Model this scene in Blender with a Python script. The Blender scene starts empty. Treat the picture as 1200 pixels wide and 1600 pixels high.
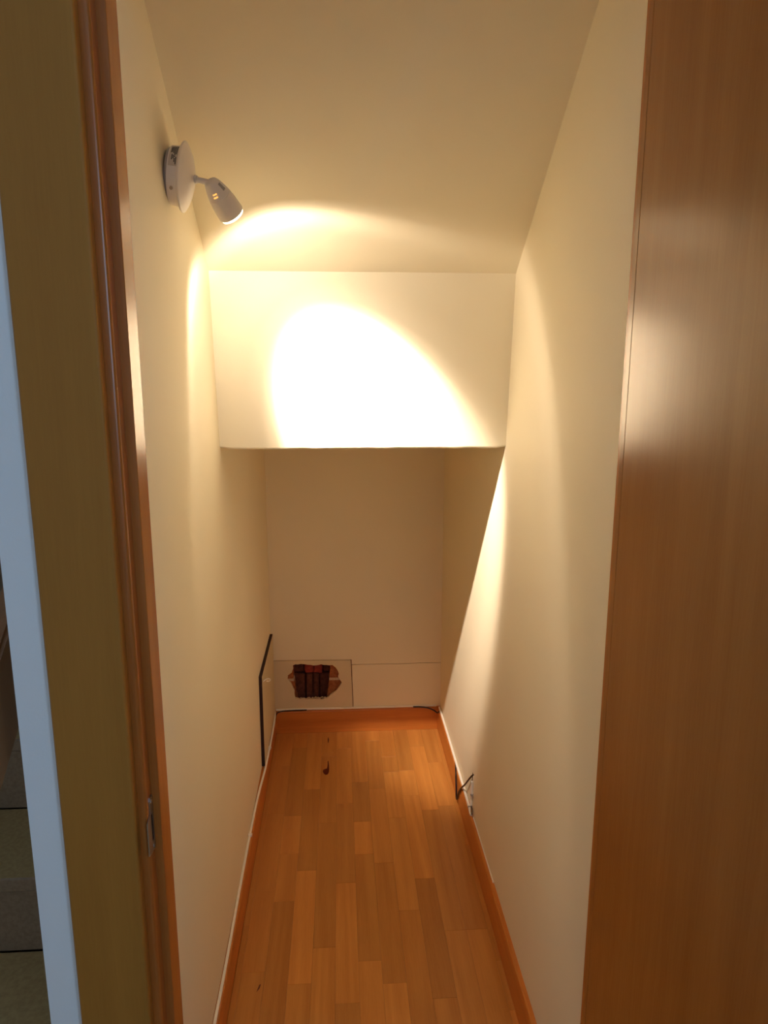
import bpy, bmesh, math, random
from mathutils import Vector, Matrix
from mathutils.geometry import tessellate_polygon

random.seed(7)
scene = bpy.context.scene
COL = scene.collection

# ------------------------------------------------------------------ camera
cam = bpy.data.cameras.new("camera")
cam_ob = bpy.data.objects.new("camera", cam)
COL.objects.link(cam_ob)
cam.sensor_fit = 'HORIZONTAL'
cam.sensor_width = 36.0
cam.lens = 1099.2 / 1200.0 * 36.0
cam.clip_start = 0.02
R_ = Vector((0.9980, -0.063213, 0.000788))
U_ = Vector((0.011604, 0.195428, 0.980649))
F_ = Vector((0.062143, 0.978679, -0.195771))
M = Matrix.Identity(4)
for i in range(3):
    M[i][0] = R_[i]; M[i][1] = U_[i]; M[i][2] = -F_[i]
M[2][3] = 1.5
cam_ob.matrix_world = M
scene.camera = cam_ob

# ------------------------------------------------------------------ world, daylight, exposure
world = bpy.data.worlds.new("world")
scene.world = world
world.use_nodes = True
world.node_tree.nodes["Background"].inputs[0].default_value = (0.45, 0.62, 0.95, 1)
world.node_tree.nodes["Background"].inputs[1].default_value = 0.10
DAY = bpy.data.lights.new("added_daylight", 'AREA')
DAY.shape = 'RECTANGLE'; DAY.size = 0.9; DAY.size_y = 1.1
DAY.color = (0.47, 0.70, 1.0)
DAY.energy = 30.0
day_ob = bpy.data.objects.new("added_daylight", DAY)
COL.objects.link(day_ob)
day_ob.location = (1.42, -1.50, 1.85)
day_ob.rotation_euler = (math.radians(90), 0, math.radians(90))      # cool daylight added along -X through an invented, unseen hall window

vs = scene.view_settings
vs.view_transform = 'Standard'; vs.look = 'None'; vs.gamma = 1.0
vs.use_curve_mapping = False
vs.exposure = 0.08
scene.cycles.max_bounces = 16
scene.cycles.diffuse_bounces = 12
scene.cycles.glossy_bounces = 6
scene.cycles.use_denoising = True
scene.cycles.sample_clamp_indirect = 6.0

LAMP_W = 164.0
LAMP_COL = (1.0, 0.82, 0.665)

# ------------------------------------------------------------------ measures (metres)
XL, XR = -0.2924, 0.4166          # closet side walls
YB = 2.765                        # back of the niche
YLB, ZLB = 1.742, 1.3116          # bulkhead, bottom edge
YLT, ZLT = 1.699, 1.725           # bulkhead, top edge
SLOPE = 0.7303                    # underside of the stair flight
YD = 0.80                         # front of the door casing
ZTOP = 2.9
HEAD = 2.03

# ------------------------------------------------------------------ helpers
def prop(o, label=None, cat=None, kind=None, group=None):
    if label: o["label"] = label
    if cat: o["category"] = cat
    if kind: o["kind"] = kind
    if group: o["group"] = group
    return o

def link(name, bm, mats, parent=None, smooth=False):
    me = bpy.data.meshes.new(name)
    bmesh.ops.recalc_face_normals(bm, faces=bm.faces)
    bm.to_mesh(me); bm.free()
    for m in (mats if isinstance(mats, (list, tuple)) else [mats]):
        me.materials.append(m)
    if smooth:
        for p in me.polygons: p.use_smooth = True
        me.set_sharp_from_angle(angle=math.radians(40))
    o = bpy.data.objects.new(name, me)
    COL.objects.link(o)
    if parent: o.parent = parent
    return o

def empty(name, loc=(0, 0, 0)):
    o = bpy.data.objects.new(name, None)
    o.empty_display_size = 0.05
    COL.objects.link(o); o.location = loc
    return o

def box(bm, x0, x1, y0, y1, z0, z1, bevel=0, seg=2, mat=0):
    vs_ = [bm.verts.new(p) for p in ((x0,y0,z0),(x1,y0,z0),(x1,y1,z0),(x0,y1,z0),(x0,y0,z1),(x1,y0,z1),(x1,y1,z1),(x0,y1,z1))]
    fs = [bm.faces.new([vs_[i] for i in f]) for f in ((0,3,2,1),(4,5,6,7),(0,1,5,4),(1,2,6,5),(2,3,7,6),(3,0,4,7))]
    for f in fs: f.material_index = mat
    if bevel:
        es = list({e for f in fs for e in f.edges})
        bmesh.ops.bevel(bm, geom=es, offset=bevel, segments=seg, affect='EDGES', profile=0.5)
    return fs

def prism(bm, pts, lo, hi, axis, holes=(), mat=0):
    """closed 2-D outline pulled along an axis; pts are the other two coordinates in x,y,z order"""
    def P(p, h):
        c = list(p); c.insert('xyz'.index(axis), h); return c
    loops = [list(pts)] + [list(h) for h in holes]
    flat = [p for l in loops for p in l]
    a = [bm.verts.new(P(p, lo)) for p in flat]
    b = [bm.verts.new(P(p, hi)) for p in flat]
    if not holes:
        bm.faces.new(a).material_index = mat; bm.faces.new(b[::-1]).material_index = mat
    else:
        for t in tessellate_polygon([[Vector((p[0], p[1], 0)) for p in l] for l in loops]):
            for side in (a, b):
                try: bm.faces.new([side[i] for i in t]).material_index = mat
                except ValueError: pass
    k = 0
    for l in loops:
        n = len(l)
        for i in range(n):
            j = (i + 1) % n
            bm.faces.new((a[k+i], a[k+j], b[k+j], b[k+i])).material_index = mat
        k += n

def tube(bm, pts, r, n=8, sub=6):
    """smooth round tube through points (Catmull-Rom)"""
    P = [Vector(p) for p in pts]
    path = []
    if len(P) > 2:
        Q = [P[0]*2-P[1]] + P + [P[-1]*2-P[-2]]
        for i in range(1, len(Q)-2):
            for s in range(sub):
                t = s/sub
                p0,p1,p2,p3 = Q[i-1:i+3]
                path.append(0.5*((2*p1)+(p2-p0)*t+(2*p0-5*p1+4*p2-p3)*t*t+(3*p1-p0-3*p2+p3)*t**3))
        path.append(P[-1])
    else: path = P
    ref = Vector((0.31, 0.22, 0.92))
    rings = []
    for i, p in enumerate(path):
        d = (path[min(i+1, len(path)-1)] - path[max(i-1, 0)]).normalized()
        u = d.cross(ref)
        if u.length < 0.05: u = d.cross(Vector((1, 0, 0)))
        u.normalize(); v = d.cross(u)
        ref = u.cross(d) if False else ref
        rings.append([bm.verts.new(p + r*(math.cos(2*math.pi*k/n)*u + math.sin(2*math.pi*k/n)*v)) for k in range(n)])
    for a, b in zip(rings, rings[1:]):
        for k in range(n):
            bm.faces.new((a[k], a[(k+1) % n], b[(k+1) % n], b[k]))
    bm.faces.new(rings[0][::-1]); bm.faces.new(rings[-1])

def lathe(bm, prof, origin, axis, n=40, mats=None):
    """revolve (distance along the axis, radius) pairs"""
    o = Vector(origin); d = Vector(axis).normalized()
    u = d.cross(Vector((0, 0, 1)))
    if u.length < 1e-3: u = Vector((1, 0, 0))
    u.normalize(); v = d.cross(u)
    rings = []
    for h, r in prof:
        if r < 1e-6: rings.append([bm.verts.new(o + d*h)])
        else: rings.append([bm.verts.new(o + d*h + r*(math.cos(2*math.pi*k/n)*u + math.sin(2*math.pi*k/n)*v)) for k in range(n)])
    for i, (a, b) in enumerate(zip(rings, rings[1:])):
        for k in range(n):
            k2 = (k+1) % n
            if len(a) == 1 and len(b) == 1: continue
            if len(a) == 1: f = bm.faces.new((a[0], b[k], b[k2]))
            elif len(b) == 1: f = bm.faces.new((a[k], a[k2], b[0]))
            else: f = bm.faces.new((a[k], a[k2], b[k2], b[k]))
            if mats: f.material_index = mats[i]

# ------------------------------------------------------------------ materials
def base_mat(name, color, rough=0.5, metal=0.0, spec=0.5):
    m = bpy.data.materials.new(name); m.use_nodes = True
    b = m.node_tree.nodes["Principled BSDF"]
    b.inputs["Base Color"].default_value = (*color, 1)
    b.inputs["Roughness"].default_value = rough
    b.inputs["Metallic"].default_value = metal
    b.inputs["Specular IOR Level"].default_value = spec
    return m, m.node_tree.nodes, m.node_tree.links, b

def N(nodes, kind, **kw):
    n = nodes.new(kind)
    for k, v in kw.items():
        if hasattr(n, k): setattr(n, k, v)
        else: n.inputs[k].default_value = v
    return n

def paint(name, color, rough=0.6, bump=0.08, scale=260, blotch=0.03):
    m, nd, lk, b = base_mat(name, color, rough, 0, 0.3)
    tc = N(nd, "ShaderNodeTexCoord")
    n1 = N(nd, "ShaderNodeTexNoise", Scale=scale, Detail=3.0)
    n2 = N(nd, "ShaderNodeTexNoise", Scale=4.0, Detail=4.0)
    bp = N(nd, "ShaderNodeBump", Strength=bump, Distance=0.002)
    lk.new(tc.outputs["Object"], n1.inputs["Vector"]); lk.new(tc.outputs["Object"], n2.inputs["Vector"])
    lk.new(n1.outputs["Fac"], bp.inputs["Height"]); lk.new(bp.outputs["Normal"], b.inputs["Normal"])
    mx = N(nd, "ShaderNodeMix", data_type='RGBA')
    mx.inputs["A"].default_value = (*[c*(1-blotch) for c in color], 1)
    mx.inputs["B"].default_value = (*[min(1, c*(1+blotch)) for c in color], 1)
    lk.new(n2.outputs["Fac"], mx.inputs["Factor"]); lk.new(mx.outputs["Result"], b.inputs["Base Color"])
    return m

def wood(name, dark, light, axis='z', rough=0.35, grain=1.0, per_object=False, spec=0.5, rings=0.5, bump=0.03):
    m, nd, lk, b = base_mat(name, light, rough, 0, spec)
    tc = N(nd, "ShaderNodeTexCoord")
    vec = tc.outputs["Object"]
    if per_object:
        oi = N(nd, "ShaderNodeObjectInfo")
        mul = N(nd, "ShaderNodeMath", operation='MULTIPLY'); mul.inputs[1].default_value = 37.0
        lk.new(oi.outputs["Random"], mul.inputs[0])
        add = N(nd, "ShaderNodeVectorMath", operation='ADD')
        cx = N(nd, "ShaderNodeCombineXYZ")
        lk.new(mul.outputs[0], cx.inputs[0]); lk.new(mul.outputs[0], cx.inputs[1]); lk.new(mul.outputs[0], cx.inputs[2])
        lk.new(vec, add.inputs[0]); lk.new(cx.outputs[0], add.inputs[1]); vec = add.outputs[0]
    s = {'x': (0.05, 1, 1), 'y': (1, 0.05, 1), 'z': (1, 1, 0.05)}[axis]
    mp = N(nd, "ShaderNodeMapping"); mp.inputs["Scale"].default_value = s
    lk.new(vec, mp.inputs["Vector"])
    fine = N(nd, "ShaderNodeTexNoise", Scale=330.0*grain, Detail=4.0, Roughness=0.6)
    lk.new(mp.outputs[0], fine.inputs["Vector"])
    big = N(nd, "ShaderNodeTexNoise", Scale=26.0*grain, Detail=3.0, Distortion=0.6)
    lk.new(mp.outputs[0], big.inputs["Vector"])
    # cathedral figure: rings of a stretched noise field
    fld = N(nd, "ShaderNodeTexNoise", Scale=9.0*grain, Detail=1.0)
    lk.new(mp.outputs[0], fld.inputs["Vector"])
    k = N(nd, "ShaderNodeMath", operation='MULTIPLY'); k.inputs[1].default_value = 48.0
    sn = N(nd, "ShaderNodeMath", operation='SINE')
    lk.new(fld.outputs["Fac"], k.inputs[0]); lk.new(k.outputs[0], sn.inputs[0])
    a1 = N(nd, "ShaderNodeMath", operation='MULTIPLY_ADD'); a1.inputs[1].default_value = 0.12*rings
    lk.new(sn.outputs[0], a1.inputs[0]); lk.new(big.outputs["Fac"], a1.inputs[2])
    a2 = N(nd, "ShaderNodeMath", operation='MULTIPLY_ADD'); a2.inputs[1].default_value = 0.55; 
    lk.new(fine.outputs["Fac"], a2.inputs[0]); lk.new(a1.outputs[0], a2.inputs[2])
    rp = N(nd, "ShaderNodeMapRange"); rp.inputs["From Min"].default_value = 0.45; rp.inputs["From Max"].default_value = 1.1
    lk.new(a2.outputs[0], rp.inputs["Value"])
    mx = N(nd, "ShaderNodeMix", data_type='RGBA')
    mx.inputs["A"].default_value = (*dark, 1); mx.inputs["B"].default_value = (*light, 1)
    lk.new(rp.outputs[0], mx.inputs["Factor"])
    out = mx.outputs["Result"]
    if per_object:
        m2 = N(nd, "ShaderNodeMix", data_type='RGBA', blend_type='MULTIPLY'); m2.inputs["Factor"].default_value = 1
        lk.new(out, m2.inputs["A"]); lk.new(oi.outputs["Color"], m2.inputs["B"]); out = m2.outputs["Result"]
    lk.new(out, b.inputs["Base Color"])
    bp = N(nd, "ShaderNodeBump", Strength=bump, Distance=0.001)
    lk.new(fine.outputs["Fac"], bp.inputs["Height"]); lk.new(bp.outputs["Normal"], b.inputs["Normal"])
    return m

def speck(name, c1, c2, rough=0.7, scale=60, bump=0.4, dist=0.003, spec=0.4):
    m, nd, lk, b = base_mat(name, c1, rough, 0, spec)
    tc = N(nd, "ShaderNodeTexCoord")
    n = N(nd, "ShaderNodeTexNoise", Scale=scale, Detail=5.0)
    lk.new(tc.outputs["Object"], n.inputs["Vector"])
    rp = N(nd, "ShaderNodeMapRange"); rp.inputs["From Min"].default_value = 0.35; rp.inputs["From Max"].default_value = 0.65
    lk.new(n.outputs["Fac"], rp.inputs["Value"])
    mx = N(nd, "ShaderNodeMix", data_type='RGBA')
    mx.inputs["A"].default_value = (*c1, 1); mx.inputs["B"].default_value = (*c2, 1)
    lk.new(rp.outputs[0], mx.inputs["Factor"]); lk.new(mx.outputs["Result"], b.inputs["Base Color"])
    bp = N(nd, "ShaderNodeBump", Strength=bump, Distance=dist)
    lk.new(n.outputs["Fac"], bp.inputs["Height"]); lk.new(bp.outputs["Normal"], b.inputs["Normal"])
    return m

WALL = paint("closet_wall_paint", (0.865, 0.795, 0.60), 0.62)
HALLW = paint("hall_wall_paint", (0.80, 0.80, 0.80), 0.7)
PLAST = paint("patch_plaster", (0.74, 0.64, 0.44), 0.8, 0.35, 160, 0.15)
CASING = wood("beech_veneer_casing", (0.34, 0.134, 0.019), (0.42, 0.177, 0.028), 'z', 0.5, 1.0, rings=0.3, spec=0.25)
JAMB = wood("varnished_beech_jamb", (0.36, 0.100, 0.015), (0.47, 0.158, 0.027), 'z', 0.27, 1.2, rings=0.3, spec=0.45, bump=0.008)
DOORM = wood("beech_veneer_door", (0.31, 0.098, 0.015), (0.39, 0.143, 0.025), 'z', 0.22, 1.0, rings=0.3, spec=0.45, bump=0.008)
SKIRT = wood("cherry_skirting", (0.48, 0.145, 0.022), (0.64, 0.225, 0.040), 'y', 0.33, 1.0, rings=0.5)
SKIRTX = wood("cherry_skirting_across", (0.48, 0.145, 0.022), (0.64, 0.225, 0.040), 'x', 0.33, 1.0, rings=0.5)
STRIP = wood("laminate_strip", (0.47, 0.178, 0.036), (0.62, 0.272, 0.062), 'y', 0.34, 1.0, per_object=True, rings=0.8)
SUBFL = base_mat("dark_joint", (0.22, 0.09, 0.025), 0.8)[0]
WHITE = base_mat("white_lacquered_metal", (0.80, 0.77, 0.74), 0.35)[0]
CABLE = base_mat("white_cable_sheath", (0.90, 0.86, 0.78), 0.5)[0]
BLACK = base_mat("black_cable_sheath", (0.018, 0.008, 0.010), 0.4)[0]
EDGE = base_mat("dark_board_edge", (0.030, 0.008, 0.008), 0.8)[0]
PANELM = paint("panel_paint", (0.66, 0.57, 0.38), 0.7)
STEEL = base_mat("dull_steel", (0.42, 0.40, 0.38), 0.35, 1.0)[0]
DARK = base_mat("hole_shade_black", (0.01, 0.008, 0.006), 0.9)[0]
BRICK = speck("terracotta_brick", (0.28, 0.085, 0.030), (0.42, 0.15, 0.055), 0.9, 90)
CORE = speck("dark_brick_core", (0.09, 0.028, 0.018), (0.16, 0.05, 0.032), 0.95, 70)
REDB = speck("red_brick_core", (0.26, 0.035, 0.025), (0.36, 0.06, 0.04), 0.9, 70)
MORTAR = speck("lime_mortar", (0.50, 0.38, 0.25), (0.66, 0.53, 0.38), 0.95, 140)
STAIN = base_mat("dried_red_stain", (0.11, 0.012, 0.006), 0.3)[0]
STONE = speck("brown_stone_tread", (0.42, 0.275, 0.115), (0.50, 0.34, 0.15), 0.45, 120, 0.05)
RISER = speck("dark_stone_riser", (0.26, 0.165, 0.095), (0.32, 0.21, 0.125), 0.5, 120, 0.05)
RAILM = wood("dark_handrail_wood", (0.26, 0.11, 0.042), (0.36, 0.16, 0.062), 'z', 0.4)
LABELM = base_mat("grey_label", (0.38, 0.36, 0.34), 0.6)[0]
PALEL = base_mat("pale_label", (0.60, 0.56, 0.50), 0.6)[0]
INK = base_mat("label_ink", (0.03, 0.03, 0.03), 0.6)[0]

def emis(name, col, strength):
    m, nd, lk, b = base_mat(name, col, 0.4)
    b.inputs["Emission Color"].default_value = (*col, 1)
    b.inputs["Emission Strength"].default_value = strength
    return m
LENS = emis("glowing_bulb_face", (1.0, 0.86, 0.60), 9.0)
AMBER = emis("lamp_light_in_vent", (1.0, 0.48, 0.12), 1.1)

# ------------------------------------------------------------------ closet shell
def struct(name, bm, mats, label, parent=None):
    o = link(name, bm, mats, parent)
    if not parent: prop(o, label, "structure", "structure")
    return o

bm = bmesh.new(); box(bm, XL-0.1006, XL, 0.814, 2.95, 0, ZTOP)
wall_left = struct("wall_left", bm, WALL, "cream painted left wall of the closet carrying the spotlight")
bm = bmesh.new(); box(bm, XR, XR+0.10, 0.814, 2.95, 0, ZTOP)
struct("wall_right", bm, WALL, "cream painted right wall of the closet with a cable hole low down")

# back wall of the niche: the painted upper wall stops above two plaster repairs
CR = [(0.0405, 0.3185), (0.0405, 0.2990), (0.082, 0.2985), (0.13, 0.2975), (0.18, 0.2982), (0.23, 0.2972), (0.29, 0.2978), (0.35, 0.2985), (XR, 0.2975)]
top_line = [(XL, 0.3245), (-0.20, 0.3230), (-0.10, 0.3222), (0.0, 0.3205), (0.0405, 0.3200)]
bm = bmesh.new()
prism(bm, top_line + CR[1:] + [(XR, ZTOP), (XL, ZTOP)], YB, 2.95, 'y')
wall_back = struct("wall_back", bm, WALL, "cream end wall of the low niche, broken open near the skirting")
G = 0.0028
hole = [(-0.205,0.300),(-0.194,0.3045),(-0.183,0.3035),(-0.170,0.3062),(-0.155,0.304),(-0.142,0.3015),(-0.130,0.3005),(-0.118,0.2972),(-0.106,0.298),(-0.096,0.2995),(-0.087,0.3025),(-0.076,0.2985),
        (-0.065,0.2985),(-0.052,0.2965),(-0.040,0.2975),(-0.032,0.291),(-0.025,0.284),(-0.017,0.270),(-0.013,0.257),(-0.017,0.246),(-0.012,0.236),(-0.002,0.219),(-0.009,0.205),(-0.017,0.193),
        (-0.025,0.181),(-0.038,0.172),(-0.050,0.163),(-0.060,0.152),(-0.072,0.147),(-0.090,0.1415),(-0.103,0.1455),(-0.118,0.1435),(-0.133,0.1475),(-0.150,0.1445),(-0.165,0.150),(-0.178,0.1475),(-0.199,0.154),
        (-0.201,0.170),(-0.200,0.185),(-0.207,0.202),(-0.213,0.219),(-0.222,0.230),(-0.228,0.239),(-0.226,0.249),(-0.227,0.256),(-0.218,0.262),(-0.209,0.269),(-0.207,0.277),(-0.203,0.285)]
outer = [(XL, 0.0), (0.0475-G, 0.0), (0.046-G, 0.13), (0.043-G, 0.22), (0.0395-G, 0.3190-G)] + [(x, z-G) for x, z in reversed(top_line[:-1])]
bm = bmesh.new(); prism(bm, outer, YB, YB+0.011, 'y', holes=[hole])
link("plaster_panel", bm, PLAST, wall_back)
bm = bmesh.new(); prism(bm, [(0.0475, 0.0), (XR, 0.0)] + [(x, z-G*0.8) for x, z in reversed(CR[2:])] + [(0.0412, 0.2985-G), (0.043, 0.22), (0.046, 0.13)], YB, YB+0.011, 'y')
link("plaster_panel", bm, WALL, wall_back)
# broken hollow bricks behind the hole
def piece(name, pts, y0, y1, m):
    bm = bmesh.new(); prism(bm, pts, y0, y1, 'y'); return link(name, bm, m, wall_back)
yb = YB + 0.011
piece("brick", [(-0.285,0.236),(-0.205,0.236),(-0.203,0.243),(-0.206,0.255),(-0.203,0.268),(-0.207,0.280),(-0.203,0.293),(-0.206,0.325),(-0.285,0.325)], yb+0.002, yb+0.07, BRICK)
piece("brick", [(-0.285,0.120),(-0.188,0.120),(-0.191,0.150),(-0.197,0.163),(-0.195,0.178),(-0.200,0.190),(-0.197,0.205),(-0.201,0.2245),(-0.285,0.2245)], yb+0.003, yb+0.07, BRICK)
piece("brick", [(0.04,0.236),(0.04,0.325),(-0.047,0.325),(-0.050,0.290),(-0.047,0.276),(-0.052,0.262),(-0.050,0.250),(-0.054,0.236)], yb+0.001, yb+0.07, BRICK)
piece("brick", [(0.04,0.120),(0.04,0.2245),(-0.053,0.2245),(-0.056,0.210),(-0.054,0.198),(-0.060,0.186),(-0.058,0.172),(-0.064,0.160),(-0.066,0.120)], yb+0.004, yb+0.07, BRICK)
bm = bmesh.new()
prism(bm, [(-0.285,0.2245),(-0.2,0.2245),(-0.205,0.236),(-0.285,0.236)], yb+0.002, yb+0.07, 'y')
prism(bm, [(0.04,0.2245),(0.04,0.236),(-0.055,0.236),(-0.054,0.2245)], yb, yb+0.07, 'y')
link("mortar_joint", bm, MORTAR, wall_back)
bm = bmesh.new()      # ragged plaster lip under the hole
for i in range(26):
    x = -0.195 + 0.128*i/25 + random.uniform(-.002, .002); s = random.uniform(.0025, .006)
    bmesh.ops.create_icosphere(bm, subdivisions=1, radius=s, matrix=Matrix.Translation((x, YB+0.004+random.uniform(0, .010), 0.1465-abs(x+.13)*-.03+random.uniform(-.004, .003))))
o = link("plaster_rubble", bm, MORTAR, wall_back); o["kind"] = "stuff"
# hollow cores at the back of the hole
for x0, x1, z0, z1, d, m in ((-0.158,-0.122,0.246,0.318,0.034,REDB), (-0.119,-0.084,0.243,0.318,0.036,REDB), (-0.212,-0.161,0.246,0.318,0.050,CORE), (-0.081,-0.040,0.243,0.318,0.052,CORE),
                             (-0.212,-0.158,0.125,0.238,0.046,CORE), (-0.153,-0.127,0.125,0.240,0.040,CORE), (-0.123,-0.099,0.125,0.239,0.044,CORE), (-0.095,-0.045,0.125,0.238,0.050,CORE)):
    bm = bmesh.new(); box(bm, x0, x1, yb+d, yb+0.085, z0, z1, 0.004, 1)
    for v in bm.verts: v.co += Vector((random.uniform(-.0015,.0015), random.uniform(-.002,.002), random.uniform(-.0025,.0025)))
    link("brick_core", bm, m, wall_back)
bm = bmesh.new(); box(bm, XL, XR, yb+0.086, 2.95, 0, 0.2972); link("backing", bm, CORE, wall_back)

# bulkhead with its soft plastered bottom edge, and the sloping ceiling
bm = bmesh.new()
r = 0.007; prof = [(YLT, ZLT), ]
nseg = 5
for i in range(nseg+1):
    a = math.pi/2*i/nseg
    prof.append((YLB + r - r*math.cos(a), ZLB + r - r*math.sin(a)))
prof += [(2.95, ZLB), (2.95, ZLT)]
NX = 60
rows = []
for i in range(NX+1):
    x = XL + (XR-XL)*i/NX
    e = min(i, NX-i)
    row = []
    for j, (y, z) in enumerate(prof):
        if 1 <= j <= nseg+1:
            w = 0.0005*math.sin(i*0.5+1.3*math.sin(i*0.37)) + random.uniform(-0.0003, 0.0003)
            z += w + (0.004 if e == 0 else 0.002 if e == 1 else 0)
            y += 0.4*w
        row.append(bm.verts.new((x, y, z)))
    rows.append(row)
for a, b in zip(rows, rows[1:]):
    for j in range(len(prof)):
        k = (j+1) % len(prof); bm.faces.new((a[j], b[j], b[k], a[k]))
bm.faces.new(rows[0][::-1]); bm.faces.new(rows[-1])
o = link("wall_bulkhead", bm, WALL, smooth=True)
prop(o, "cream bulkhead under the stair crossing the closet above the low niche", "structure", "structure")
bm = bmesh.new()
ya = 0.814; za = ZLT + SLOPE*(YLT-ya)
prism(bm, [(YLT+0.02, ZLT-SLOPE*0.02), (ya, za), (ya, ZTOP), (YLT+0.02, ZTOP)], XL, XR, 'x')
struct("ceiling", bm, WALL, "cream sloping ceiling of the closet, the underside of a stair flight")

# ------------------------------------------------------------------ closet floor: laminate strips
bm = bmesh.new(); box(bm, XL, XR, 0.80, YB, -0.06, -0.006)
floor = struct("floor", bm, SUBFL, "warm beech strip laminate floor of the closet")
L_, D_, M_ = 1.16, 0.80, 1.0
cols = {   # joints (distance from the camera) from the back wall forward, and a tone for each strip
 -1: ([2.2, 1.7, 1.2], [.86, .92, .86, .9]),
 0: ([2.50, 2.20, 1.83, 1.545, 1.1], [.96, .92, .90, .97, .86, .9]),
 1: ([2.633, 2.185, 1.99, 1.786, 1.33], [.98, .80, 1.05, .95, .80, .95]),
 2: ([2.338, 1.91, 1.502, 1.1], [1.00, .82, 1.14, .96, .9]),
 3: ([2.56, 2.139, 1.612, 1.2], [.90, .88, .82, 1.04, .95]),
 4: ([2.62, 2.245, 1.85, 1.44, 1.0], [1.02, 1.00, .84, 1.08, .80, .95]),
 5: ([2.375, 2.139, 1.974, 1.562, 1.15], [1.06, .78, 1.15, .84, 1.08, .9]),
 6: ([2.671, 2.329, 1.93, 1.49, 1.1], [1.08, .93, 1.02, .86, 1.12, .9]),
 7: ([2.543, 2.434, 2.153, 1.729, 1.36], [1.00, .90, 1.10, 1.00, .92, 1.0]),
 8: ([2.441, 2.278, 1.854, 1.44, 1.1], [.86, 1.14, 1.12, .76, .95, .9]),
 9: ([2.615, 2.19, 1.649, 1.2], [1.03, 1.17, .88, .94, 1.0]),
 10: ([2.492, 2.21, 1.649, 1.25], [.92, 1.06, .86, .98, .9]),
 11: ([2.0, 1.543, 1.397, 1.1], [.95, .95, .98, 1.28, .95]),
}
edges = [-0.2795] + [-0.264 + 0.0595*i for i in range(0, 12)] + [0.4045]
for c, (js, tones) in cols.items():
    x0, x1 = edges[c+1], edges[c+2]
    ys = [2.752] + js + [0.86]
    for (ya_, yb_), t in zip(zip(ys, ys[1:]), tones):
        g = 0.00010
        bm = bmesh.new()
        hz = random.uniform(-0.00012, 0.00012)
        cy = (ya_+yb_)/2; cx_ = (x0+x1)/2
        box(bm, x0+g-cx_, x1-g-cx_, yb_+g-cy, ya_-g-cy, -0.007, hz)
        bmesh.ops.bevel(bm, geom=[e for e in bm.edges if all(v.co.z > -0.003 for v in e.verts)], offset=0.0003, segments=1, affect='EDGES')
        o = link("floor_strip", bm, STRIP, floor)
        o.location = (cx_, cy, 0)
        w = random.uniform(-0.03, 0.03)
        tt = 1 + (t-1)*0.85
        o.color = (tt, tt*(1+w*0.4), tt*(1+w), 1)
# dried red spill on the boards and a small nick
def blob(name, pts, z=0.0004):
    bm = bmesh.new(); prism(bm, pts, 0.0, z, 'z'); return link(name, bm, STAIN, floor)
drip = [(-0.078,2.452),(-0.073,2.437),(-0.066,2.430),(-0.058,2.434),(-0.0545,2.448),(-0.0535,2.470),(-0.055,2.497),(-0.0575,2.526),(-0.0605,2.526),(-0.0605,2.497),(-0.063,2.474),(-0.071,2.470),(-0.077,2.463)]
blob("stain", drip)
blob("stain", [(-0.062,2.665),(-0.059,2.668),(-0.0575,2.690),(-0.0605,2.712),(-0.063,2.700)])
blob("stain", [(-0.220,1.485),(-0.213,1.496),(-0.211,1.508),(-0.215,1.506)], 0.0003)

# ------------------------------------------------------------------ skirting boards
def skirting(name, bm, m, label):
    return struct(name, bm, m, label)
def sk_profile(t, h):
    return [(0, 0), (t, 0), (t, h-0.006), (t-0.0015, h-0.002), (t-0.005, h), (0, h)]
bm = bmesh.new(); prism(bm, [(XL+a, z) for a, z in sk_profile(0.0125, 0.100)], 0.88, YB-0.0125, 'y')
skirting("baseboard_left", bm, SKIRT, "orange wooden skirting board along the left closet wall")
bm = bmesh.new(); prism(bm, [(XR-a, z) for a, z in sk_profile(0.0125, 0.100)], 0.88, YB-0.0125, 'y')
skirting("baseboard_right", bm, SKIRT, "orange wooden skirting board along the right closet wall")
bm = bmesh.new(); prism(bm, [(YB-a, z) for a, z in sk_profile(0.0125, 0.100)], XL, XR, 'x')
skirting("baseboard_back", bm, SKIRTX, "orange wooden skirting board across the back of the niche")

# ------------------------------------------------------------------ access panel on the left wall
ap = prop(empty("access_panel", (XL, 2.53, 0.105)), "thin cream access panel with dark edges screwed low on the left wall", "panel")
bm = bmesh.new()
fs = box(bm, 0.0, 0.0115, 2.330-2.53, 2.742-2.53, 0.0, 0.344)
bm.normal_update()
for f in bm.faces: f.material_index = 0 if f.calc_center_median().x > 0.011 else 1
link("board", bm, [PANELM, EDGE], ap)
bm = bmesh.new()
pts = [(0.0100,-0.165,0.309),(0.017,-0.163,0.315),(0.026,-0.160,0.3185),(0.0345,-0.158,0.316),(0.0350,-0.156,0.310),(0.028,-0.157,0.307),(0.022,-0.160,0.310)]
tube(bm, pts, 0.0018, 6)
link("wire_hook", bm, CABLE, ap, True)

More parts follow.
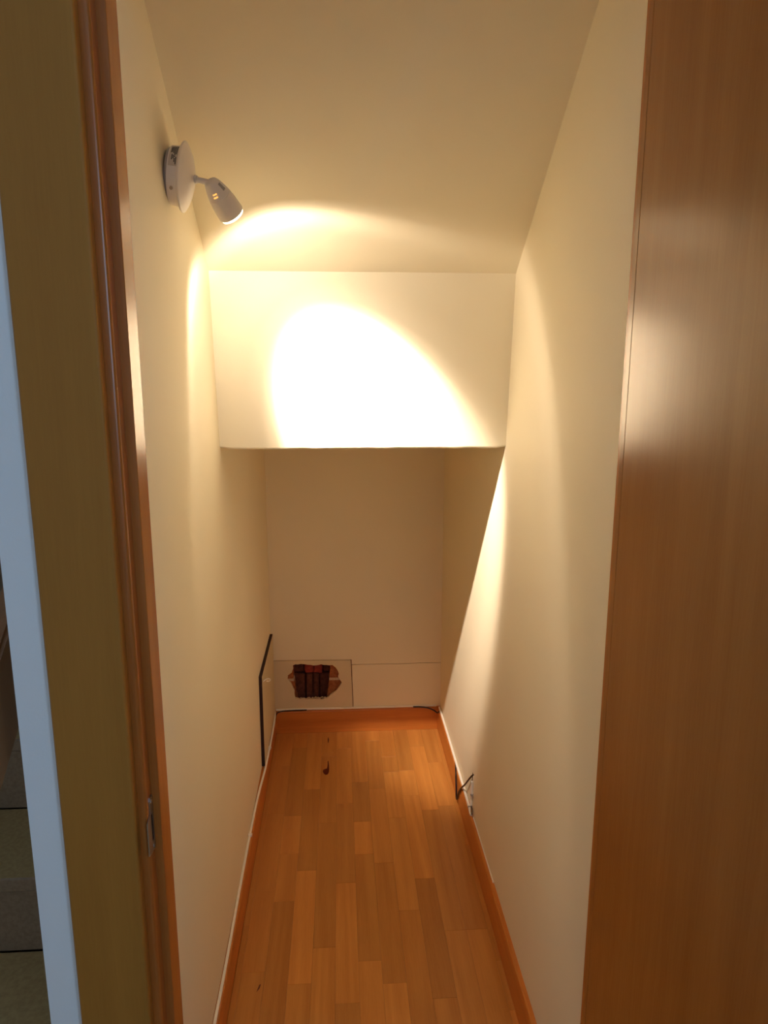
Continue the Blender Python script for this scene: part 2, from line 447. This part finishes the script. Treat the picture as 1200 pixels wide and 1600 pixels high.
# ------------------------------------------------------------------ cables
def cable(name, pts, r, m, label, sub=6):
    bm = bmesh.new(); tube(bm, pts, r, 8, sub)
    o = link(name, bm, m, None, True)
    return prop(o, label, "cable")
def clip(parent, p, axis):
    bm = bmesh.new()
    x, y, z = p
    if axis == 'y': box(bm, x-0.006, x+0.006, y-0.006, y+0.006, z-0.002, z+0.006, 0.0015, 1)
    c = link("cable_clip", bm, WHITE, parent); return c
cl = cable("white_cable", [(-0.283,2.748,0.1035),(-0.278,2.70,0.1035),(-0.2765,2.60,0.1035),(-0.2765,2.50,0.1035),(-0.277,2.42,0.1040),(-0.2780,2.35,0.1040),(-0.2800,2.28,0.1040),(-0.285,2.18,0.1035),
            (-0.2875,2.08,0.1035),(-0.2885,1.90,0.1035),(-0.288,1.70,0.1035),(-0.2865,1.45,0.1035),(-0.2875,1.20,0.1035),(-0.287,0.90,0.1035)], 0.0037, CABLE,
            "white cable lying on the left skirting board, bulging round the access panel")
clip(cl, (-0.2765, 2.455, 0.103), 'y'); clip(cl, (-0.287, 1.945, 0.103), 'y')
cb = cable("white_cable", [(-0.279,YB-0.0045,0.1037),(-0.15,YB-0.0043,0.1042),(0.0,YB-0.0043,0.1040),(0.15,YB-0.0043,0.1042),(0.30,YB-0.0045,0.1040),(0.399,YB-0.0045,0.1045)], 0.0046, CABLE,
            "white cable along the back skirting board below the broken plaster")
cr = cable("white_cable", [(0.4100,2.742,0.1050),(0.4105,2.60,0.1050),(0.4105,2.40,0.1050),(0.4105,2.25,0.1050),(0.4105,2.12,0.1047),(0.4095,2.045,0.1040)], 0.0045, CABLE,
            "white cable on the right skirting board ending beside a cable joint")
bm = bmesh.new(); tube(bm, [(0.4095,2.046,0.1040),(0.4095,2.040,0.1040)], 0.0049, 8); link("cable_tie", bm, LABELM, cr)
bm = bmesh.new(); tube(bm, [(0.4095,2.040,0.1040),(0.4080,2.018,0.1035),(0.4085,2.003,0.1035)], 0.0040, 8); link("sleeve", bm, CABLE, cr, True)
tj = prop(empty("cable_joint", (0.412, 2.02, 0.10)), "short upright white cable joint with frayed wires on the right wall", "cable")
def tj_part(name, pts, r, m, sub=5):
    bm = bmesh.new(); tube(bm, [(x-0.412, y-2.02, z-0.10) for x, y, z in pts], r, 8, sub); return link(name, bm, m, tj, True)
tj_part("wire", [(0.4145,2.024,0.240),(0.4135,2.024,0.222),(0.4130,2.022,0.205)], 0.0010, BLACK)
tj_part("wire", [(0.4148,2.014,0.236),(0.4135,2.014,0.220),(0.4132,2.018,0.205)], 0.0010, CABLE)
tj_part("sleeve", [(0.4130,2.020,0.212),(0.4125,2.022,0.185),(0.4125,2.021,0.165)], 0.0050, CABLE)
tj_part("tape_band", [(0.4125,2.016,0.1665),(0.4125,2.024,0.1625)], 0.0054, STEEL)
tj_part("sleeve", [(0.4125,2.021,0.162),(0.4120,2.026,0.145),(0.4115,2.022,0.125)], 0.0046, CABLE)
tj_part("wire", [(0.4115,2.020,0.128),(0.4090,2.012,0.112),(0.4100,2.002,0.108),(0.4120,1.996,0.118)], 0.0015, STEEL)
tj_part("wire", [(0.4118,2.020,0.126),(0.4105,2.000,0.116),(0.4090,1.994,0.110)], 0.0013, BLACK)
tj_part("wire", [(0.4120,2.016,0.128),(0.4118,1.992,0.122),(0.4105,1.985,0.106)], 0.0013, STEEL)
cable("white_cable", [(0.4118,1.992,0.108),(0.4135,1.96,0.1035),(0.4140,1.90,0.1025),(0.4142,1.80,0.1022),(0.4145,1.70,0.102)], 0.0019, CABLE,
      "thin white wire on the right skirting board, nearest the doorway")
cable("black_cable", [(0.300,YB-0.010,0.1035),(0.330,YB-0.012,0.1035),(0.360,YB-0.016,0.100),(0.385,YB-0.022,0.092),(0.400,YB-0.034,0.086),(0.4065,YB-0.050,0.0990),(0.4105,YB-0.075,0.1035),(0.4108,2.55,0.1040),(0.4108,2.40,0.1040),(0.4095,2.325,0.1020),
            (0.4035,2.275,0.0985),(0.4005,2.250,0.075),(0.4000,2.236,0.045),(0.3995,2.230,0.022),(0.3995,2.222,0.018),(0.3995,2.214,0.024),(0.4000,2.190,0.062),(0.4010,2.150,0.105),(0.4040,2.100,0.150),(0.4085,2.055,0.198),(0.4135,2.026,0.229),(0.4180,2.018,0.236)],
      0.0030, BLACK, "black cable looping over the right skirting board into a hole in the wall", 7)
cable("black_cable", [(-0.150,YB-0.009,0.1025),(-0.20,YB-0.010,0.1030),(-0.245,YB-0.012,0.1020),(-0.268,YB-0.018,0.100),(-0.276,YB-0.030,0.095),(-0.2785,YB-0.045,0.080)], 0.0024, BLACK,
      "black cable end tucked in the back left corner over the skirting board")

# ------------------------------------------------------------------ wall spotlight
AX = Vector((1.0, 0.02, -0.13)).normalized()         # the fitting droops a little off the wall
BC = Vector((XL, 1.342, 1.8365))
sp = prop(empty("wall_spotlight", BC), "small white adjustable spotlight lit on the left wall near the ceiling", "lamp")
def sp_link(name, bm, m, parent=sp, smooth=True):
    for v in bm.verts: v.co -= BC
    return link(name, bm, m, parent, smooth)
bm = bmesh.new(); lathe(bm, [(0.000, 0), (0.000, 0.0440), (0.005, 0.0450), (0.008, 0.0450)], BC + AX*0.001, AX); sp_link("back_plate", bm, LABELM)
bm = bmesh.new(); lathe(bm, [(0.006, 0), (0.006, 0.0478), (0.024, 0.0495), (0.026, 0.0490), (0.026, 0)], BC, AX, 48); ring = sp_link("mounting_ring", bm, WHITE)
bm = bmesh.new(); lathe(bm, [(0.0245, 0), (0.0245, 0.0560), (0.0265, 0.0580), (0.0285, 0.0575), (0.033, 0.050), (0.038, 0.038), (0.042, 0.024), (0.0440, 0.012), (0.0445, 0)], BC, AX, 56); sp_link("dome_cover", bm, WHITE)
# curved sticker on the rim of the ring, with print too small to read
u0 = AX.cross(Vector((0, 0, 1))).normalized(); v0 = u0.cross(AX).normalized()   # v0 points up
def ring_pt(h, rad, ang):   # angle from straight toward the viewer (-Y) going up
    return BC + AX*h + rad*(math.cos(ang)*u0*-1*(1 if u0.y > 0 else -1) + math.sin(ang)*v0)
def ring_patch(bm, h0, h1, a0, a1, rad, n=8):
    prev = None
    for i in range(n+1):
        a = a0 + (a1-a0)*i/n
        cur = [bm.verts.new(ring_pt(h, rr, a)) for h, rr in ((h0, rad), (h1, rad), (h1, rad-0.0012), (h0, rad-0.0012))]
        if prev:
            for k in range(4): bm.faces.new((prev[k], prev[(k+1) % 4], cur[(k+1) % 4], cur[k]))
        else: bm.faces.new(cur)
        prev = cur
    bm.faces.new(prev[::-1])
bm = bmesh.new(); ring_patch(bm, 0.0085, 0.0225, 0.10, 0.98, 0.0498); sp_link("label", bm, PALEL, ring, False)
bm = bmesh.new()
for h0, a0, a1 in ((0.0195, .52, .95), (0.0172, .48, .93), (0.0150, .55, .90), (0.0128, .30, .50), (0.0150, .34, .48), (0.0172, .22, .36), (0.0195, .15, .40), (0.0108, .58, .86), (0.0172, .40, .45), (0.0128, .60, .88)):
    ring_patch(bm, h0, h0+0.0013, a0, a1, 0.0503, 4)
sp_link("label_print", bm, INK, ring, False)
bm = bmesh.new(); p = ring_pt(0.0145, 0.0480, -0.62); lathe(bm, [(0, 0.0032), (0.0022, 0.0030), (0.0024, 0.0021), (0.0010, 0.0019), (0.0010, 0)], p, p-(BC+AX*0.0145), 14); sp_link("screw", bm, STEEL, ring)
# arm
A0 = BC + AX*0.0435
A1 = Vector((-0.2215, 1.338, 1.8240))
bm = bmesh.new(); lathe(bm, [(0, 0), (0, 0.0065), (0.0015, 0.0074), (0.003, 0.0066), (0.0045, 0.0074), (0.006, 0.0064), (0.0065, 0)], A0, A1-A0, 20); sp_link("collar", bm, WHITE)
bm = bmesh.new(); tube(bm, [A0, A1], 0.0052, 14); sp_link("arm", bm, WHITE)
# head: ogive shell around the bulb
HD = Vector((0.4166, 0.6293, -0.6561)).normalized()
H0 = A1 - HD*0.004 + Vector((0.004, 0.0, -0.002))
HL = 0.066
head = prop(empty("lamp_head", H0 - BC)); head.parent = sp
for k in ("label", "category"): 
    if k in head: del head[k]
def hd_link(name, bm, m, smooth=True):
    for v in bm.verts: v.co -= H0
    return link(name, bm, m, head, smooth)
bm = bmesh.new()
lathe(bm, [(-0.003, 0), (-0.003, 0.0080), (-0.0015, 0.0110), (0.003, 0.0135), (0.012, 0.0168), (0.024, 0.0200), (0.0262, 0.0205), (0.0268, 0.0199), (0.0276, 0.0199), (0.0282, 0.0208), (0.040, 0.0226), (0.054, 0.0236), (HL-0.001, 0.0240), (HL, 0.0236), (HL-0.001, 0.0228), (HL-0.010, 0.0220), (HL-0.010, 0)], H0, HD, 48)
hd_link("shell", bm, WHITE)
bm = bmesh.new(); lathe(bm, [(HL-0.008, 0), (HL-0.008, 0.0219), (HL+0.001, 0.0226), (HL+0.0045, 0.0212), (HL+0.0075, 0.0145), (HL+0.0088, 0)], H0, HD, 40); hd_link("bulb", bm, LENS)
hu = HD.cross(Vector((0, 0, 1))).normalized(); hv = hu.cross(HD).normalized()
def head_pt(h, rad, ang): return H0 + HD*h + rad*(math.cos(ang)*hu + math.sin(ang)*hv)
def head_patch(bm, h0, h1, a0, a1, r0, r1, n=5):
    prev = None
    for i in range(n+1):
        a = a0 + (a1-a0)*i/n
        cur = [bm.verts.new(head_pt(h, rr, a)) for h, rr in ((h0, r0), (h1, r1), (h1, r1-0.0015), (h0, r0-0.0015))]
        if prev:
            for k in range(4): bm.faces.new((prev[k], prev[(k+1) % 4], cur[(k+1) % 4], cur[k]))
        else: bm.faces.new(cur)
        prev = cur
    bm.faces.new(prev[::-1])
# direction of the viewer's side of the head, in the head's own frame
toward = (Vector((0, 0, 1.5)) - (H0 + HD*0.03)); va = math.atan2(toward.dot(hv), toward.dot(hu))
for dh, da in ((0.0135, 0.62), (0.0185, 0.70)):
    bm = bmesh.new(); head_patch(bm, dh, dh+0.0022, va-da*0.6-0.20, va-da*0.6+0.24, 0.0177+(dh-0.0135)*0.27, 0.0184+(dh-0.0135)*0.27); hd_link("vent_slot", bm, AMBER, False)
bm = bmesh.new(); head_patch(bm, 0.005, 0.018, va+0.62, va+0.98, 0.0150, 0.0189); hd_link("sticker", bm, LABELM, False)

LP = H0 + HD*(HL+0.0135)
def reflector(name, axis, prof_, full):
    """spot lamp with a photometric profile: (angle from the axis, relative intensity)"""
    l = bpy.data.lights.new(name, 'SPOT'); l.energy = LAMP_W; l.color = LAMP_COL
    l.spot_size = math.radians(2*full); l.spot_blend = 0.0; l.shadow_soft_size = 0.008
    l.use_nodes = True
    nd = l.node_tree.nodes; lk = l.node_tree.links
    tc = nd.new("ShaderNodeTexCoord"); sx = nd.new("ShaderNodeSeparateXYZ")
    lk.new(tc.outputs["Normal"], sx.inputs[0])
    ab = N(nd, "ShaderNodeMath", operation='ABSOLUTE'); lk.new(sx.outputs[2], ab.inputs[0])
    ac = N(nd, "ShaderNodeMath", operation='ARCCOSINE'); lk.new(ab.outputs[0], ac.inputs[0])
    dv = N(nd, "ShaderNodeMath", operation='DIVIDE'); dv.inputs[1].default_value = math.radians(full); lk.new(ac.outputs[0], dv.inputs[0])
    rp = nd.new("ShaderNodeValToRGB"); el = rp.color_ramp.elements
    while len(el) < len(prof_): el.new(0.5)
    for e_, (a_, v_) in zip(el, prof_):
        e_.position = a_/full; e_.color = (v_, v_, v_, 1)
    lk.new(dv.outputs[0], rp.inputs[0]); lk.new(rp.outputs[0], nd["Emission"].inputs["Strength"])
    o = bpy.data.objects.new(name, l); COL.objects.link(o)
    o.location = LP; o.rotation_euler = axis.to_track_quat('-Z', 'Y').to_euler()
# narrow beam of the reflector, and the wide spill cut off by the shade (the bulb sits a little askew in it)
reflector("spot_beam", HD, [(0, 1.0), (13.0, 0.95), (16.0, 0.80), (18.3, 0.62), (20.2, 0.28), (21.8, 0.08), (24.5, 0.015), (30, 0.0)], 30)
reflector("spot_spill", Vector((0.32, 0.69, -0.645)).normalized(), [(0, 0.042), (28, 0.038), (38, 0.033), (46.0, 0.034), (51.5, 0.048), (55.0, 0.036), (57.5, 0.010), (62.0, 0.0)], 62)

# ------------------------------------------------------------------ doorway
def casing_side(bm, xin, xout):   # board with a rounded inner edge; xin toward the opening
    s = 1 if xout > xin else -1
    pts = [(xin, 0.8135), (xin, YD+0.0035)]
    for i in range(1, 5):
        a = math.pi/2*i/4; pts.append((xin + s*0.0035*(1-math.cos(a)), YD+0.0035*(1-math.sin(a))))
    pts += [(xout - s*0.002, YD), (xout, YD+0.002), (xout, 0.8135)]
    prism(bm, pts, 0.0, HEAD+0.09, 'z')
bm = bmesh.new(); casing_side(bm, -0.2585, -0.3480)
o = struct("trim_1", bm, CASING, "beech door casing board on the left of the doorway")
bm = bmesh.new(); casing_side(bm, 0.3765, 0.4660)
struct("trim_2", bm, CASING, "beech door casing board behind the open door leaf")
bm = bmesh.new(); box(bm, -0.2585, 0.3765, YD, 0.8135, HEAD, HEAD+0.09, 0.002)
struct("trim_3", bm, CASING, "beech door casing board across the top of the doorway")
def jamb(bm, xw, xr, xs, s):    # xw wall side, xr rebate face, xs face of the stop, s +1 for the left jamb
    pts = [(xw, 0.8140), (xr - s*0.0050, 0.8140)]
    for i in range(1, 6):
        a = math.pi/2*i/5; pts.append((xr - s*0.0050 + s*0.0050*math.sin(a), 0.8140 + 0.0050*(1-math.cos(a))))
    pts += [(xr, 0.8360), (xs - s*0.0008, 0.8360), (xs, 0.8368), (xs, 0.8765), (xs - s*0.001, 0.8775), (xw, 0.8775)]
    prism(bm, pts, 0.0, HEAD+0.012, 'z')
bm = bmesh.new(); jamb(bm, XL, -0.2475, -0.2368, 1)
jl = struct("trim_4", bm, JAMB, "varnished wooden door jamb with stop and strike plate, left side")
bm = bmesh.new(); jamb(bm, XR, 0.3665, 0.3555, -1)
struct("trim_5", bm, JAMB, "varnished wooden door jamb hidden behind the open leaf")
bm = bmesh.new(); box(bm, XL, XR, 0.814, 0.8775, HEAD, HEAD+0.03, 0.001)
struct("trim_6", bm, JAMB, "varnished wooden door jamb across the top of the doorway")
# strike plate let into the jamb
stp = empty("strike_plate", (-0.2475, 0.825, 0.925)); stp.parent = jl
bm = bmesh.new()
prism(bm, [(-0.0170, -0.030), (0.0095, -0.036), (0.0105, -0.034), (0.0105, 0.038), (0.008, 0.042), (-0.001, 0.042), (-0.003, 0.038), (-0.003, 0.022), (-0.0170, 0.016)], 0.0, 0.0014, 'x', holes=[[(-0.001, -0.020), (0.006, -0.020), (0.006, 0.018), (-0.001, 0.018)]])
link("plate", bm, STEEL, stp)
bm = bmesh.new(); prism(bm, [(-0.001, -0.020), (0.006, -0.020), (0.006, 0.018), (-0.001, 0.018)], -0.0002, 0.0004, 'x'); link("latch_hole_shade", bm, DARK, stp)  # flat dark sheet stands in for the shade inside the latch hole
bm = bmesh.new(); lathe(bm, [(0, 0.003), (0.0008, 0.0026), (0.001, 0)], (0.0014, 0.003, 0.035), (1, 0, 0), 12); lathe(bm, [(0, 0.003), (0.0008, 0.0026), (0.001, 0)], (0.0014, 0.003, -0.028), (1, 0, 0), 12); link("screw", bm, STEEL, stp)

# the open door leaf, swung out toward the viewer along the right side
dr = prop(empty("door_1", (0.3445, 0.7995, 0.008)), "flush beech door leaf standing open on the right of the doorway", "door", "structure")
def dlink(name, bm, m):
    for v in bm.verts: v.co -= Vector((0.3445, 0.7995, 0.008))
    return link(name, bm, m, dr)
bm = bmesh.new(); box(bm, 0.3265, 0.3625, 0.1870, 0.7880, 0.008, HEAD-0.003, 0.0006, 1); dlink("leaf", bm, DOORM)
bm = bmesh.new(); box(bm, 0.3264, 0.3626, 0.78812, 0.7993, 0.008, HEAD-0.003, 0.0007, 2); dlink("edge_lipping", bm, DOORM)

# ------------------------------------------------------------------ hall and stair beside the closet
HX0, HX1, HY0 = -1.36, 1.30, -2.30
bm = bmesh.new(); box(bm, XL-0.1006, XL-0.0002, 0.8136, 0.815, 0, ZTOP)
struct("wall_hall", bm, HALLW, "narrow white end of the partition wall, left of the door casing")
bm = bmesh.new(); box(bm, XR, HX1, 0.8136, 0.8139, 0, ZTOP); box(bm, XR+0.1002, HX1, 0.8139, 0.92, 0, ZTOP); box(bm, XL, XR, 0.8136, 0.8139, HEAD+0.03, ZTOP)
struct("wall_front", bm, HALLW, "white hall wall around the closet doorway")
bm = bmesh.new(); box(bm, HX0-0.1, HX0, HY0, 2.95, 0, ZTOP)
struct("wall_stair", bm, HALLW, "white outer wall of the stairwell")
bm = bmesh.new(); prism(bm, [(HY0, 0), (0.92, 0), (0.92, ZTOP), (HY0, ZTOP)], HX1, HX1+0.1, 'x', holes=[[(-1.95, 1.30), (-1.05, 1.30), (-1.05, 2.40), (-1.95, 2.40)]])
struct("wall_hall_right", bm, HALLW, "white hall wall with an added window opening, right of the viewer")
bm = bmesh.new(); box(bm, HX0-0.1, HX1+0.1, HY0-0.1, HY0, 0, ZTOP)
struct("wall_hall_back", bm, HALLW, "white hall wall behind the viewer")
bm = bmesh.new(); box(bm, HX0-0.1, XL-0.1006, 2.85, 2.95, 0, ZTOP)
struct("wall_landing", bm, HALLW, "white wall at the head of the stair")
bm = bmesh.new(); box(bm, HX0-0.1, HX1+0.1, HY0-0.1, 2.95, ZTOP, ZTOP+0.08)
struct("ceiling_hall", bm, HALLW, "white flat ceiling of the hall")
bm = bmesh.new(); box(bm, HX0-0.1, HX1+0.1, HY0-0.1, 0.80, -0.06, 0.0); box(bm, HX0-0.1, XL-0.1006, 0.80, 2.95, -0.06, 0.0)
struct("floor_hall", bm, STONE, "brown stone floor of the hall outside the closet")
bm = bmesh.new()  # unseen window, made up to let the cool daylight in
for y0, y1, z0, z1 in ((-1.95, -1.05, 1.30, 1.35), (-1.95, -1.05, 2.35, 2.40), (-1.95, -1.90, 1.35, 2.35), (-1.10, -1.05, 1.35, 2.35)):
    box(bm, HX1+0.02, HX1+0.07, y0, y1, z0, z1)
struct("added_window_1", bm, WHITE, "white frame of an invented hall window, unseen beside the viewer")

st = prop(empty("stair", (-0.9, 0.818, 0)), "dark stone stair rising beside the closet partition", "stairs", "structure")
H_ = 0.1775; T_ = 0.216
for n in range(1, 9):
    y0 = 0.818 + (n-1)*T_; z1 = n*H_; y1 = 2.85 if n == 8 else y0 + T_
    bm = bmesh.new(); box(bm, HX0+0.9, XL-0.1008+0.9, y0+0.012-0.818, y1+0.011-0.818, z1-H_+0.0005, z1-0.0305); link("riser", bm, RISER, st)
    bm = bmesh.new(); box(bm, HX0+0.9, XL-0.1008+0.9, y0-0.006-0.818, y1+0.010-0.818, z1-0.03, z1, 0.003, 1)
    bm.normal_update()
    for f in bm.faces:
        if f.normal.y < -0.5: f.material_index = 1
    link("tread", bm, [STONE, RISER], st)

hr = prop(empty("handrail", (XL-0.1006, 0.83, 0.93)), "brown wooden plank handrail along the stair behind the white wall end", "handrail")
bm = bmesh.new()
s = 0.82
prism(bm, [(0.0, 0.008), (1.4, 0.008+1.4*s), (1.4, 0.155+1.4*s), (0.0, 0.155)], -0.082, -0.052, 'x')
bmesh.ops.bevel(bm, geom=list(bm.edges), offset=0.005, segments=2, affect='EDGES')
link("rail", bm, RAILM, hr, True)
for y in (0.15, 1.2):
    bm = bmesh.new(); tube(bm, [(-0.054, y, 0.06+y*s), (-0.02, y, 0.04+y*s), (0.0, y, 0.04+y*s)], 0.007, 8); link("bracket", bm, STEEL, hr, True)
